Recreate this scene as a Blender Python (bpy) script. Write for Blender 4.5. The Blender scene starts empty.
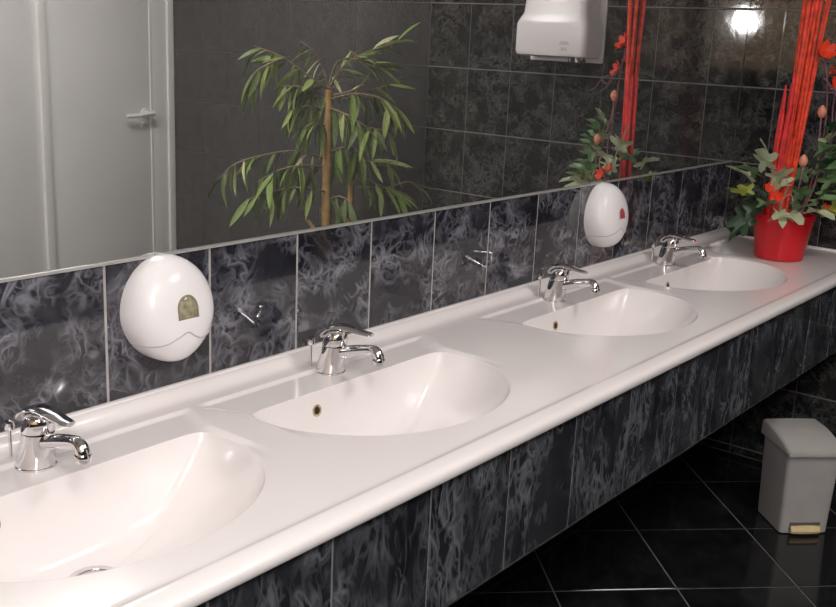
import bpy, bmesh, math, random
from mathutils import Vector, Matrix

# ------------------------------------------------------------------ camera, world, light, exposure
scene = bpy.context.scene
C = scene.collection
FZ = 0.757                       # height of the counter's back upstand above the floor
XE = 2.361                       # end wall
YO = -2.85                       # opposite wall (cubicle fronts)
XB = -2.7                        # wall behind the camera
ZC = 2.45                        # ceiling

cam_d = bpy.data.cameras.new('camera')
cam = bpy.data.objects.new('camera', cam_d)
C.objects.link(cam)
scene.camera = cam
cam_d.sensor_width = 36.0
cam_d.sensor_fit = 'HORIZONTAL'
cam_d.lens = 36.0 * 1033.0 / 836.0
cam_d.clip_start = 0.02
r_ = Vector((0.62193453, -0.78182062, 0.04420353))
d_ = Vector((-0.16887927, -0.18903526, -0.96733937))
f_ = Vector((0.7646419, 0.5941567, -0.24960085))
CAM = Vector((-0.8834, -1.2719, 0.557 + FZ))
m = Matrix.Identity(4)
for i in range(3):
    m[i][0] = r_[i]; m[i][1] = -d_[i]; m[i][2] = -f_[i]; m[i][3] = CAM[i]
cam.matrix_world = m

world = bpy.data.worlds.new('world')
scene.world = world
world.use_nodes = True
world.node_tree.nodes['Background'].inputs[0].default_value = (0.9, 0.95, 1.0, 1)
world.node_tree.nodes['Background'].inputs[1].default_value = 0.05

def lamp(name, kind, loc, energy, color, size, aim=None):
    l = bpy.data.lights.new(name, kind)
    l.energy = energy
    l.color = color
    if kind == 'AREA':
        l.shape = 'DISK'; l.size = size
    else:
        l.shadow_soft_size = size
    o = bpy.data.objects.new(name, l)
    C.objects.link(o)
    o.location = loc
    if aim is not None:
        o.rotation_euler = (Vector(aim) - Vector(loc)).to_track_quat('-Z', 'Y').to_euler()
    return o
# the flash that took the picture, a hand above the lens
lamp('flash', 'AREA', (CAM.x - 0.03, CAM.y - 0.03, CAM.z + 0.19), 7.0, (1.0, 0.965, 0.95), 0.12, (1.6, -0.1, 0.75))

vs = scene.view_settings
vs.view_transform = 'Standard'
vs.look = 'None'
vs.exposure = 0.46
vs.gamma = 1.0
vs.use_curve_mapping = False

# ------------------------------------------------------------------ materials
def mat_new(name):
    mt = bpy.data.materials.new(name)
    mt.use_nodes = True
    nt = mt.node_tree
    return mt, nt, nt.nodes['Principled BSDF'], nt.links

def plain(name, col, rough=0.5, metal=0.0, coat=0.0, spec=0.5, var=0.06, vscale=30.0, bump=0.0, bscale=200.0, sub=0.0):
    """base colour with a faint procedural mottling, optional fine relief"""
    mt, nt, b, L = mat_new(name)
    N = nt.nodes
    tc = N.new('ShaderNodeTexCoord')
    nz = N.new('ShaderNodeTexNoise'); nz.inputs['Scale'].default_value = vscale; nz.inputs['Detail'].default_value = 3
    L.new(tc.outputs['Object'], nz.inputs['Vector'])
    rp = N.new('ShaderNodeValToRGB')
    rp.color_ramp.elements[0].position = 0.3; rp.color_ramp.elements[1].position = 0.7
    c0 = [max(0, c * (1 - var)) for c in col]; c1 = [min(1, c * (1 + var)) for c in col]
    rp.color_ramp.elements[0].color = (*c0, 1); rp.color_ramp.elements[1].color = (*c1, 1)
    L.new(nz.outputs['Fac'], rp.inputs['Fac'])
    L.new(rp.outputs['Color'], b.inputs['Base Color'])
    b.inputs['Roughness'].default_value = rough
    b.inputs['Metallic'].default_value = metal
    b.inputs['Coat Weight'].default_value = coat
    b.inputs['Coat Roughness'].default_value = 0.05
    b.inputs['Specular IOR Level'].default_value = spec
    if sub:
        b.inputs['Subsurface Weight'].default_value = sub
    if bump:
        n2 = N.new('ShaderNodeTexNoise'); n2.inputs['Scale'].default_value = bscale
        L.new(tc.outputs['Object'], n2.inputs['Vector'])
        bp = N.new('ShaderNodeBump'); bp.inputs['Strength'].default_value = bump; bp.inputs['Distance'].default_value = 0.002
        L.new(n2.outputs['Fac'], bp.inputs['Height']); L.new(bp.outputs['Normal'], b.inputs['Normal'])
    return mt

def marble(name, dark, mid, vein, rough=0.1, amount=1.0, scale=1.0, stretch=(1, 1, 1), spec=0.5):
    """black glazed tile with pale cloudy swirls, different on every tile"""
    mt, nt, b, L = mat_new(name)
    N = nt.nodes
    tc = N.new('ShaderNodeTexCoord')
    oi = N.new('ShaderNodeObjectInfo')
    mul = N.new('ShaderNodeMath'); mul.operation = 'MULTIPLY'; mul.inputs[1].default_value = 60.0
    L.new(oi.outputs['Random'], mul.inputs[0])
    mp = N.new('ShaderNodeMapping'); mp.inputs['Scale'].default_value = stretch
    L.new(tc.outputs['Object'], mp.inputs['Vector'])
    def noise(sc, det, dist, w):
        n = N.new('ShaderNodeTexNoise'); n.noise_dimensions = '4D'
        n.inputs['Scale'].default_value = sc * scale; n.inputs['Detail'].default_value = det
        n.inputs['Distortion'].default_value = dist
        ad = N.new('ShaderNodeMath'); ad.operation = 'ADD'; ad.inputs[1].default_value = w
        L.new(mul.outputs[0], ad.inputs[0]); L.new(ad.outputs[0], n.inputs['W'])
        L.new(mp.outputs['Vector'], n.inputs['Vector'])
        return n
    def ramp(src, pts):
        rp = N.new('ShaderNodeValToRGB')
        e = rp.color_ramp.elements
        while len(e) < len(pts): e.new(0.5)
        for q, (ps, v) in zip(e, pts):
            q.position = ps; q.color = (v, v, v, 1)
        L.new(src.outputs['Fac'], rp.inputs['Fac'])
        return rp
    v1 = ramp(noise(15, 1.8, 2.0, 0.0), [(0.42, 0), (0.49, 1), (0.54, .35), (0.62, 0)])
    v2 = ramp(noise(27, 1.5, 1.4, 7.0), [(0.44, 0), (0.51, .6), (0.60, 0)])
    pm = ramp(noise(13, 2.0, 0.6, 13.0), [(0.40, 0.05), (0.62, 1.0)])
    cl = ramp(noise(11, 5.0, 0.8, 23.0), [(0.36, 0.0), (0.66, 1.0)])
    mx = N.new('ShaderNodeMath'); mx.operation = 'MAXIMUM'
    L.new(v1.outputs['Color'], mx.inputs[0]); L.new(v2.outputs['Color'], mx.inputs[1])
    m2 = N.new('ShaderNodeMath'); m2.operation = 'MULTIPLY'
    L.new(mx.outputs[0], m2.inputs[0]); L.new(pm.outputs['Color'], m2.inputs[1])
    m3 = N.new('ShaderNodeMath'); m3.operation = 'MULTIPLY'; m3.inputs[1].default_value = amount
    L.new(m2.outputs[0], m3.inputs[0])
    a = N.new('ShaderNodeMixRGB'); a.inputs[1].default_value = (*dark, 1); a.inputs[2].default_value = (*mid, 1)
    L.new(cl.outputs['Color'], a.inputs[0])
    c = N.new('ShaderNodeMixRGB'); c.inputs[2].default_value = (*vein, 1)
    L.new(m3.outputs[0], c.inputs[0]); L.new(a.outputs[0], c.inputs[1])
    L.new(c.outputs[0], b.inputs['Base Color'])
    b.inputs['Roughness'].default_value = rough
    b.inputs['Specular IOR Level'].default_value = spec
    bp = N.new('ShaderNodeBump'); bp.inputs['Strength'].default_value = 0.02; bp.inputs['Distance'].default_value = 0.003
    L.new(cl.outputs['Color'], bp.inputs['Height']); L.new(bp.outputs['Normal'], b.inputs['Normal'])
    return mt

def brick_tiles(name, col, grout, w, h):
    """tiled surface for the walls behind the camera"""
    mt, nt, b, L = mat_new(name)
    N = nt.nodes
    tc = N.new('ShaderNodeTexCoord')
    bt = N.new('ShaderNodeTexBrick'); bt.offset = 0.0
    bt.inputs['Color1'].default_value = (*col, 1); bt.inputs['Color2'].default_value = (*[c * 1.3 for c in col], 1)
    bt.inputs['Mortar'].default_value = (*grout, 1)
    bt.inputs['Scale'].default_value = 1.0; bt.inputs['Mortar Size'].default_value = 0.002
    bt.inputs['Brick Width'].default_value = w; bt.inputs['Row Height'].default_value = h
    sx = N.new('ShaderNodeSeparateXYZ'); L.new(tc.outputs['Object'], sx.inputs[0])
    ad = N.new('ShaderNodeMath'); L.new(sx.outputs['X'], ad.inputs[0]); L.new(sx.outputs['Y'], ad.inputs[1])
    cb = N.new('ShaderNodeCombineXYZ'); L.new(ad.outputs[0], cb.inputs['X']); L.new(sx.outputs['Z'], cb.inputs['Y'])
    L.new(cb.outputs[0], bt.inputs['Vector'])
    L.new(bt.outputs['Color'], b.inputs['Base Color'])
    b.inputs['Roughness'].default_value = 0.12
    return mt

M = {}
M['tile'] = marble('black_swirl_tile', (0.010, 0.010, 0.014), (0.030, 0.030, 0.038), (0.20, 0.20, 0.235), 0.05, spec=0.85)
M['tile_end'] = marble('black_end_tile', (0.006, 0.006, 0.007), (0.026, 0.026, 0.027), (0.11, 0.108, 0.105), 0.05, 0.9, 1.3, spec=0.85)
M['tile_haze'] = marble('hazy_end_tile', (0.040, 0.038, 0.038), (0.055, 0.053, 0.053), (0.085, 0.083, 0.082), 0.16, 0.6, 2.2)  # end tile with mirror haze painted in as a lighter grey
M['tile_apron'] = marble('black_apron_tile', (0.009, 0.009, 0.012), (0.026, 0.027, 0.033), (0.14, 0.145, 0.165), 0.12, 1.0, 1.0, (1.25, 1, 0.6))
M['tile_floor'] = marble('black_floor_tile', (0.006, 0.006, 0.007), (0.012, 0.012, 0.013), (0.03, 0.03, 0.032), 0.10, 0.5, 0.8)
M['grout'] = plain('grey_grout', (0.40, 0.38, 0.37), 0.85, var=0.15)
M['grout_end'] = plain('dark_grout', (0.17, 0.165, 0.16), 0.8, var=0.15)
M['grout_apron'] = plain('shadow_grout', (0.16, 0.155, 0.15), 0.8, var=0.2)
M['grout_floor'] = plain('floor_grout', (0.17, 0.16, 0.155), 0.8, var=0.2)
M['porcelain'] = plain('white_cast_basin', (0.80, 0.752, 0.745), 0.16, coat=0.25, var=0.012, vscale=6)
M['bowl'] = plain('white_bowl', (0.82, 0.772, 0.765), 0.14, coat=0.25, var=0.012, vscale=6)
M['chrome'] = plain('chrome', (0.80, 0.79, 0.79), 0.07, 1.0, var=0.02)
M['darkhole'] = plain('dark_hole', (0.01, 0.008, 0.007), 0.7, var=0.1)
M['brass'] = plain('rusty_ring', (0.48, 0.35, 0.20), 0.45, 0.3, var=0.4, vscale=160)
M['abs'] = plain('white_abs', (0.84, 0.81, 0.82), 0.22, var=0.01, spec=0.45)
M['abs_shadow'] = plain('abs_seam', (0.50, 0.47, 0.48), 0.4, var=0.03)
M['amber'] = plain('soap_window', (0.30, 0.27, 0.18), 0.12, var=0.45, vscale=90)
M['amberrim'] = plain('soap_window_rim', (0.22, 0.20, 0.12), 0.3, var=0.2)
M['redlabel'] = plain('red_label', (0.42, 0.06, 0.09), 0.3, var=0.5, vscale=140)
M['pinkmark'] = plain('pale_pink_mark', (0.62, 0.47, 0.47), 0.5, var=0.1)
M['pot'] = plain('red_pot', (0.60, 0.008, 0.016), 0.32, var=0.08, vscale=20)
M['reed'] = plain('red_reed', (0.74, 0.06, 0.026), 0.5, var=0.35, vscale=45, bump=0.3)
M['reed2'] = plain('scarlet_reed', (0.66, 0.03, 0.03), 0.5, var=0.3, vscale=45, bump=0.3)
M['soil'] = plain('dark_moss', (0.03, 0.035, 0.012), 0.95, var=0.5, vscale=80, bump=0.8)
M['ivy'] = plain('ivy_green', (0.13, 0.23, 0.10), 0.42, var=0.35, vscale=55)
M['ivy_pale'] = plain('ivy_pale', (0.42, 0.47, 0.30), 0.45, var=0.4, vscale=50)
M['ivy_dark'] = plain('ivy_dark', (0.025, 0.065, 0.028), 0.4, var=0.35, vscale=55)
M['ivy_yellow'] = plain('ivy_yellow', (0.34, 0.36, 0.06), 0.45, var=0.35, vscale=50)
M['flower'] = plain('red_flower', (0.75, 0.055, 0.016), 0.5, var=0.3, vscale=70)
M['bud'] = plain('peach_bud', (0.68, 0.27, 0.17), 0.5, var=0.15, vscale=90)
M['twig'] = plain('mauve_twig', (0.22, 0.10, 0.12), 0.7, var=0.25)
M['wire'] = plain('pale_twig', (0.40, 0.33, 0.24), 0.6, var=0.25)
M['cane'] = plain('bamboo_cane', (0.50, 0.31, 0.12), 0.5, var=0.3, vscale=25)
M['branch'] = plain('bamboo_branch', (0.22, 0.17, 0.10), 0.6, var=0.3, vscale=60)
M['leaf1'] = plain('bamboo_leaf', (0.21, 0.30, 0.075), 0.5, var=0.3, vscale=25)
M['leaf2'] = plain('bamboo_leaf_light', (0.36, 0.43, 0.14), 0.5, var=0.3, vscale=25)
M['leaf3'] = plain('bamboo_leaf_pale', (0.62, 0.62, 0.36), 0.5, var=0.3, vscale=25)
M['leaf4'] = plain('bamboo_leaf_dark', (0.115, 0.165, 0.05), 0.5, var=0.3, vscale=25)
M['planter'] = plain('brown_planter', (0.14, 0.07, 0.04), 0.5, var=0.2)
M['bin'] = plain('grey_bin_plastic', (0.42, 0.40, 0.395), 0.45, var=0.05, vscale=15)
M['bin_lid'] = plain('grey_lid_plastic', (0.47, 0.45, 0.43), 0.42, var=0.05, vscale=15)
M['bin_dark'] = plain('bin_niche', (0.10, 0.09, 0.085), 0.6, var=0.1)
M['pedal'] = plain('cream_pedal', (0.66, 0.52, 0.27), 0.45, var=0.1)
M['panel'] = plain('white_panel', (0.87, 0.855, 0.84), 0.4, var=0.03, vscale=3)
M['frame'] = plain('white_frame', (0.90, 0.885, 0.87), 0.35, var=0.03, vscale=3)
M['nickel'] = plain('satin_handle', (0.88, 0.86, 0.83), 0.35, 0.0, var=0.05)
M['trim'] = plain('aluminium_trim', (0.55, 0.54, 0.53), 0.35, 0.6, var=0.06)
M['plaster'] = plain('warm_plaster', (0.78, 0.56, 0.36), 0.8, var=0.06, vscale=4, bump=0.2)
M['ceil'] = plain('white_ceiling', (0.75, 0.73, 0.70), 0.9, var=0.03, vscale=4)
M['walltile'] = brick_tiles('dark_wall_tiles', (0.014, 0.014, 0.016), (0.14, 0.135, 0.13), 0.19, 0.236)

def mirror_material():
    mt, nt, b, L = mat_new('mirror_silver')
    N = nt.nodes
    b.inputs['Base Color'].default_value = (0.86, 0.87, 0.86, 1)
    b.inputs['Metallic'].default_value = 1.0
    b.inputs['Roughness'].default_value = 0.0
    df = N.new('ShaderNodeBsdfDiffuse')
    tc = N.new('ShaderNodeTexCoord'); nz = N.new('ShaderNodeTexNoise'); nz.inputs['Scale'].default_value = 9
    L.new(tc.outputs['Object'], nz.inputs['Vector'])
    mr = N.new('ShaderNodeMapRange'); mr.inputs['To Min'].default_value = 0.025; mr.inputs['To Max'].default_value = 0.045
    L.new(nz.outputs['Fac'], mr.inputs['Value'])
    df.inputs['Color'].default_value = (0.75, 0.73, 0.70, 1)     # film of dust on the glass
    mx = N.new('ShaderNodeMixShader')
    L.new(mr.outputs[0], mx.inputs[0]); L.new(b.outputs[0], mx.inputs[1]); L.new(df.outputs[0], mx.inputs[2])
    L.new(mx.outputs[0], N['Material Output'].inputs['Surface'])
    return mt
M['mirror'] = mirror_material()

def glow_material(name, col, strength):
    mt, nt, b, L = mat_new(name)
    b.inputs['Base Color'].default_value = (0.9, 0.9, 0.9, 1)
    b.inputs['Emission Color'].default_value = (*col, 1)
    b.inputs['Emission Strength'].default_value = strength
    return mt
M['diffuser'] = glow_material('lamp_diffuser', (1.0, 0.955, 0.925), 15.5)

# ------------------------------------------------------------------ mesh helpers
def mesh(name, verts, faces, mat, smooth=False, auto=None):
    me = bpy.data.meshes.new(name)
    me.from_pydata([tuple(v) for v in verts], [], faces)
    if isinstance(mat, str): mat = M[mat]
    me.materials.append(mat)
    if smooth:
        for p in me.polygons: p.use_smooth = True
    me.validate(); me.update()
    if auto is not None:
        me.polygons.foreach_set('use_smooth', [True] * len(me.polygons))
        me.set_sharp_from_angle(angle=math.radians(auto))
    return me

def link(name, me, parent=None, loc=(0, 0, 0), rot=(0, 0, 0)):
    o = bpy.data.objects.new(name, me)
    C.objects.link(o)
    if parent is not None: o.parent = parent
    o.location = loc; o.rotation_euler = rot
    return o

def thing(name, label, cat, loc=(0, 0, 0), rot=(0, 0, 0), group=None):
    o = bpy.data.objects.new(name, None)
    C.objects.link(o)
    o.empty_display_size = 0.05
    o.location = loc; o.rotation_euler = rot
    o['label'] = label; o['category'] = cat
    if group: o['group'] = group
    return o

def structure(o, label=None, cat=None):
    o['kind'] = 'structure'
    if label: o['label'] = label
    if cat: o['category'] = cat
    return o

class MB:
    def __init__(s): s.v = []; s.f = []
    def add(s, v, f):
        n = len(s.v); s.v += [Vector(q) for q in v]; s.f += [tuple(i + n for i in q) for q in f]; return s
    def box(s, x0, x1, y0, y1, z0, z1, b=0.0):
        if b <= 0:
            v = [(x, y, z) for x in (x0, x1) for y in (y0, y1) for z in (z0, z1)]
            return s.add(v, [(0, 1, 3, 2), (4, 6, 7, 5), (0, 4, 5, 1), (2, 3, 7, 6), (0, 2, 6, 4), (1, 5, 7, 3)])
        bm = bmesh.new()
        bmesh.ops.create_cube(bm, size=1.0)
        for q in bm.verts:
            q.co = Vector(((x0 + x1) / 2 + q.co.x * (x1 - x0), (y0 + y1) / 2 + q.co.y * (y1 - y0), (z0 + z1) / 2 + q.co.z * (z1 - z0)))
        bmesh.ops.bevel(bm, geom=bm.edges[:], offset=b, segments=2, affect='EDGES', profile=0.6)
        bm.verts.index_update()
        s.add([q.co.copy() for q in bm.verts], [tuple(q.index for q in fc.verts) for fc in bm.faces])
        bm.free(); return s
    def lathe(s, prof, n=24, M4=None, close=True):
        v = []; f = []
        for (r, z) in prof:
            for k in range(n):
                a = 2 * math.pi * k / n
                v.append(Vector((r * math.cos(a), r * math.sin(a), z)))
        for i in range(len(prof) - 1):
            for k in range(n):
                f.append((i * n + k, i * n + (k + 1) % n, (i + 1) * n + (k + 1) % n, (i + 1) * n + k))
        if close:
            f.append(tuple(range(n - 1, -1, -1))); f.append(tuple((len(prof) - 1) * n + k for k in range(n)))
        if M4 is not None: v = [M4 @ q for q in v]
        return s.add(v, f)
    def tube(s, pts, rad, n=8, flat=1.0, side=None):
        pts = [Vector(q) for q in pts]
        if not isinstance(rad, (list, tuple)): rad = [rad] * len(pts)
        v = []; f = []
        up = Vector((0, 0, 1)) if side is None else Vector(side)
        for i, q in enumerate(pts):
            t = (pts[min(i + 1, len(pts) - 1)] - pts[max(i - 1, 0)]).normalized()
            if i == 0:
                if abs(t.dot(up)) > 0.95: up = Vector((1, 0, 0))
            a = t.cross(up).normalized(); b = a.cross(t).normalized(); up = b
            for k in range(n):
                w = 2 * math.pi * k / n
                v.append(q + a * math.cos(w) * rad[i] + b * math.sin(w) * rad[i] * flat)
        for i in range(len(pts) - 1):
            for k in range(n):
                f.append((i * n + k, i * n + (k + 1) % n, (i + 1) * n + (k + 1) % n, (i + 1) * n + k))
        f.append(tuple(range(n - 1, -1, -1))); f.append(tuple((len(pts) - 1) * n + k for k in range(n)))
        return s.add(v, f)
    def grid(s, rows, wrap=False):
        n = len(rows[0]); v = [q for r in rows for q in r]; f = []
        for i in range(len(rows) - 1):
            for k in range(n if wrap else n - 1):
                f.append((i * n + k, i * n + (k + 1) % n, (i + 1) * n + (k + 1) % n, (i + 1) * n + k))
        return s.add(v, f)
    def fix(s):
        """consistent outward normals"""
        bm = bmesh.new()
        vs_ = [bm.verts.new(q) for q in s.v]
        for fc in s.f:
            if len(set(fc)) < 3: continue
            try: bm.faces.new([vs_[i] for i in fc])
            except ValueError: pass
        bmesh.ops.remove_doubles(bm, verts=bm.verts[:], dist=1e-6)
        bmesh.ops.recalc_face_normals(bm, faces=bm.faces[:])
        bm.verts.index_update()
        s.v = [q.co.copy() for q in bm.verts]; s.f = [tuple(q.index for q in fc.verts) for fc in bm.faces]
        bm.free(); return s
    def obj(s, name, mat, parent=None, auto=35, loc=(0, 0, 0), rot=(0, 0, 0), fix=True):
        if fix: s.fix()
        return link(name, mesh(name, s.v, s.f, mat, auto=auto), parent, loc, rot)

def smooth_pts(pts, sub=4):
    """Catmull-Rom through control points"""
    P = [Vector(q) for q in pts]; out = []
    for i in range(len(P) - 1):
        p0 = P[max(i - 1, 0)]; p1 = P[i]; p2 = P[i + 1]; p3 = P[min(i + 2, len(P) - 1)]
        for k in range(sub):
            t = k / sub
            out.append(0.5 * ((2 * p1) + (p2 - p0) * t + (2 * p0 - 5 * p1 + 4 * p2 - p3) * t * t + (3 * p1 - p0 - 3 * p2 + p3) * t ** 3))
    out.append(P[-1]); return out

# tile: local X across, Z up, face towards -Y; face at y = 0, body behind it
_tiles = {}
def tile_mesh(w, h, mat, c=0.0015, th=0.006):
    key = (round(w, 3), round(h, 3), mat)
    if key not in _tiles:
        a, b = w / 2, h / 2
        v = [(-a, th, -b), (a, th, -b), (a, th, b), (-a, th, b), (-a, c, -b), (a, c, -b), (a, c, b), (-a, c, b),
             (-a + c, 0, -b + c), (a - c, 0, -b + c), (a - c, 0, b - c), (-a + c, 0, b - c)]
        f = [(8, 9, 10, 11)] + [(4 + i, 4 + (i + 1) % 4, 8 + (i + 1) % 4, 8 + i) for i in range(4)] + [(i, (i + 1) % 4, 4 + (i + 1) % 4, 4 + i) for i in range(4)]
        _tiles[key] = mesh('tile', v, f, mat)
    return _tiles[key]

def tile_field(parent, us, zs, place, rotz, mat, gap=0.0045, gv=None):
    """one object per tile between the joint positions us x zs; place(u, z) gives the tile centre"""
    for i in range(len(us) - 1):
        for j in range(len(zs) - 1):
            w = us[i + 1] - us[i] - gap; h = zs[j + 1] - zs[j] - (gap if gv is None else gv)
            if w < 0.01 or h < 0.01: continue
            link('tile', tile_mesh(w, h, mat), parent, place((us[i] + us[i + 1]) / 2, (zs[j] + zs[j + 1]) / 2), (0, 0, rotz))

# ------------------------------------------------------------------ room shell
REC = 0.0018                                         # joints lie this far behind the tile faces
ZT = 0.2143 + FZ                                     # lower edge of the mirror
HT = 0.2359                                          # tile height
zrows = [0.0, ZT - 4 * HT, ZT - 3 * HT, ZT - 2 * HT, ZT - HT, ZT]
zrows = [max(0.0, z) for z in zrows]

wb = structure(MB().box(XB, XE + 0.1, REC, 0.1, 0, ZC).obj('wall_back', 'grout'))
tile_field(wb, [-0.8 + 0.2 * k for k in range(16)] + [XE], [ZT - HT, ZT], lambda u, z: (u, 0, z), 0, 'tile')
tile_field(wb, [-0.6 + 0.2 * k for k in range(15)] + [XE], zrows[:-1], lambda u, z: (u, 0, z), 0, 'tile')

we = structure(MB().box(XE + REC, XE + 0.1, YO - 0.1, 0.0, 0, ZC).obj('wall_end', 'grout_end'))
ej = [0.0, 0.113]
while ej[-1] < -YO - 0.19: ej.append(ej[-1] + 0.19)
ej.append(-YO)
er = zrows + [ZT + HT * k for k in range(1, 6)] + [ZC]
ne = next(k for k, q in enumerate(ej) if q > 1.24)
tile_field(we, ej[:ne + 1], er, lambda u, z: (XE, -u, z), -math.pi / 2, 'tile_end', 0.0018, 0.0042)
tile_field(we, ej[ne:], er, lambda u, z: (XE, -u, z), -math.pi / 2, 'tile_haze', 0.0012)   # the same rows carried on, haze put into their greyer colour

wo = structure(MB().box(XB, XE + 0.1, YO - 0.1, YO, 0, ZC).obj('wall_opposite', 'walltile'))
wr = structure(MB().box(XB - 0.1, XB, YO - 0.1, 0.1, 0, 1.18).obj('wall_rear', 'walltile'))
wru = structure(MB().box(XB - 0.1, XB, YO - 0.1, 0.1, 1.18, ZC).obj('wall_rear_upper', 'plaster'))
ce = structure(MB().box(XB - 0.1, XE + 0.1, YO - 0.1, 0.1, ZC, ZC + 0.1).obj('ceiling', 'ceil'))

# floor: square tiles laid diagonally, each cut to the room
fl = structure(MB().box(XB - 0.1, XE + 0.1, YO - 0.1, 0.1, -0.1, -REC).obj('floor', 'grout_floor'))
FT = 0.319; s2 = math.sqrt(0.5)
def fpt(a, b):                                       # a along (1,-1), b along (-1,-1)... joint coordinates to the room
    return Vector(((a - b) * s2, -(a + b) * s2, 0))
def clip(poly, x0, x1, y0, y1):
    for ax, lim, sg in ((0, x0, 1), (0, x1, -1), (1, y0, 1), (1, y1, -1)):
        out = []
        for i in range(len(poly)):
            p, q = poly[i], poly[(i + 1) % len(poly)]
            dp, dq = (p[ax] - lim) * sg, (q[ax] - lim) * sg
            if dp >= 0: out.append(p)
            if (dp >= 0) != (dq >= 0): out.append(p + (q - p) * (dp / (dp - dq)))
        poly = out
        if not poly: break
    return poly
def floor_mesh(poly, c):
    n = len(poly); cen = sum(poly, Vector((0, 0, 0))) / n
    inn = [cen + (q - cen) * (1 - 0.0015 / max(0.02, (q - cen).length)) for q in poly]
    v = [q - c + Vector((0, 0, -0.006)) for q in poly] + [q - c + Vector((0, 0, -0.001)) for q in poly] + [q - c for q in inn]
    f = [tuple(2 * n + i for i in range(n))]
    for i in range(n):
        k = (i + 1) % n
        f += [(i, k, n + k, n + i), (n + i, n + k, 2 * n + k, 2 * n + i)]
    return mesh('tile', v, f, 'tile_floor')
shared = None
for i in range(-14, 16):
    for j in range(-16, 16):
        a0, a1 = 1.2465 + i * FT + 0.002, 1.2465 + (i + 1) * FT - 0.002
        b0, b1 = -1.037 + j * FT + 0.002, -1.037 + (j + 1) * FT - 0.002
        quad = [fpt(a0, b0), fpt(a0, b1), fpt(a1, b1), fpt(a1, b0)]
        quad = quad[::-1]
        c = fpt((a0 + a1) / 2, (b0 + b1) / 2)
        pl = clip(quad, XB, XE, YO, 0.0)
        if len(pl) < 3: continue
        area = abs(sum(pl[k].x * pl[(k + 1) % len(pl)].y - pl[k].y * pl[(k + 1) % len(pl)].x for k in range(len(pl)))) / 2
        if area < 0.001: continue
        nz = Vector((0, 0, 0))
        if sum(pl[k].x * pl[(k + 1) % len(pl)].y - pl[k].y * pl[(k + 1) % len(pl)].x for k in range(len(pl))) < 0: pl = pl[::-1]
        if len(pl) == 4 and area > 0.0985:
            if shared is None: shared = floor_mesh(pl, c)
            me = shared
        else:
            me = floor_mesh(pl, c)
        link('tile', me, fl, c)

# tiled apron hanging under the counter front
AY = -0.485
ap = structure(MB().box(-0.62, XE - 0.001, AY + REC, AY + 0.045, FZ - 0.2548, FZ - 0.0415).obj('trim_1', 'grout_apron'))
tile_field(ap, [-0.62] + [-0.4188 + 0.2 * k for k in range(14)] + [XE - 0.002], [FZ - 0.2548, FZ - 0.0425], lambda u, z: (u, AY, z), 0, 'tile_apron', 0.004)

# ------------------------------------------------------------------ mirror
mi = thing('wall_mirror', 'large frameless wall mirror above the tiled splashback, with thin metal bottom trim', 'mirror', (-0.1, 0, ZT))
MB().box(-1.6, XE - 0.001 + 0.1, -0.0005, 0.0015, 0.0035, 1.1).obj('glass', 'mirror', mi, None)
MB().box(-1.6, XE - 0.001 + 0.1, -0.004, 0.0015, -0.002, 0.003, 0.0008).obj('bottom_trim', 'trim', mi)

# ------------------------------------------------------------------ counter with four basins
XC = [-0.18, 0.403, 1.176, 1.755]                     # basin centres
CELL = [-0.62, 0.1115, 0.79, 1.4655, 2.352]
YB, YF = -0.055, -0.452                               # flat part of the counter top
ZTOP, ZDECK = -0.0215, -0.0265
BC = -0.215                                           # drain line
co = thing('washbasin_counter', 'long white moulded washbasin counter with four sunken bowls', 'counter', (0.8, -0.25, FZ))
O = Vector((0.8, -0.25, 0))

def sst(e0, e1, x):
    t = max(0, min(1, (x - e0) / (e1 - e0))); return t * t * (3 - 2 * t)
def rim_g(x, y):
    e = math.hypot(x / 0.250, (y + 0.195) / (0.214 if y < -0.195 else 0.30))
    b = (y - BC) / (-0.134 - BC)
    if b < 0: b = 0
    return (e ** 14 + b ** 14) ** (1 / 14)
def rim_r(th):
    lo, hi = 0.01, 0.5
    for _ in range(40):
        md = (lo + hi) / 2
        if rim_g(md * math.cos(th), BC + md * math.sin(th)) < 1: lo = md
        else: hi = md
    return lo
NA = 288
# angles: dense enough at the two back corners
angs = [2 * math.pi * k / NA for k in range(NA)]
rims = [rim_r(a) for a in angs]
def deck_z(x, y):
    """faucet deck behind each bowl is sunk a few millimetres"""
    w = 0.250 + 0.35 * max(0, y + 0.134)
    a = 1 - sst(w - 0.006, w + 0.012, abs(x))
    b = 1 - sst(-0.066, -0.056, y)
    c_ = sst(-0.30, -0.17, y)
    return ZTOP + (ZDECK - ZTOP) * a * b * c_
top = MB()
for xc, x0, x1 in zip(XC, CELL[:-1], CELL[1:]):
    rows = []
    ends = []
    for a in angs:
        ca, sa = math.cos(a), math.sin(a)
        ts = []
        if ca > 1e-9: ts.append((x1 - xc) / ca)
        if ca < -1e-9: ts.append((x0 - xc) / ca)
        if sa > 1e-9: ts.append((YB - BC) / sa)
        if sa < -1e-9: ts.append((YF - BC) / sa)
        ends.append(min(ts))
    # snap the nearest ray to each corner of the cell
    for cx_, cy_ in ((x0, YB), (x1, YB), (x0, YF), (x1, YF)):
        th = math.atan2(cy_ - BC, cx_ - xc) % (2 * math.pi)
        k = min(range(NA), key=lambda q: abs((angs[q] - th + math.pi) % (2 * math.pi) - math.pi))
        ends[k] = (cx_ - xc, cy_ - BC)
    NR = 40
    for i in range(NR + 1):
        t = (i / NR)
        row = []
        for k, a in enumerate(angs):
            r0 = rims[k]
            p0 = Vector((r0 * math.cos(a), r0 * math.sin(a)))
            e = ends[k]
            p1 = Vector(e) if isinstance(e, tuple) else Vector((e * math.cos(a), e * math.sin(a)))
            q = p0 + (p1 - p0) * t
            row.append(Vector((xc + q.x, BC + q.y, deck_z(q.x, BC + q.y))) - O)
        rows.append(row)
    top.grid(rows, True)
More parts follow.
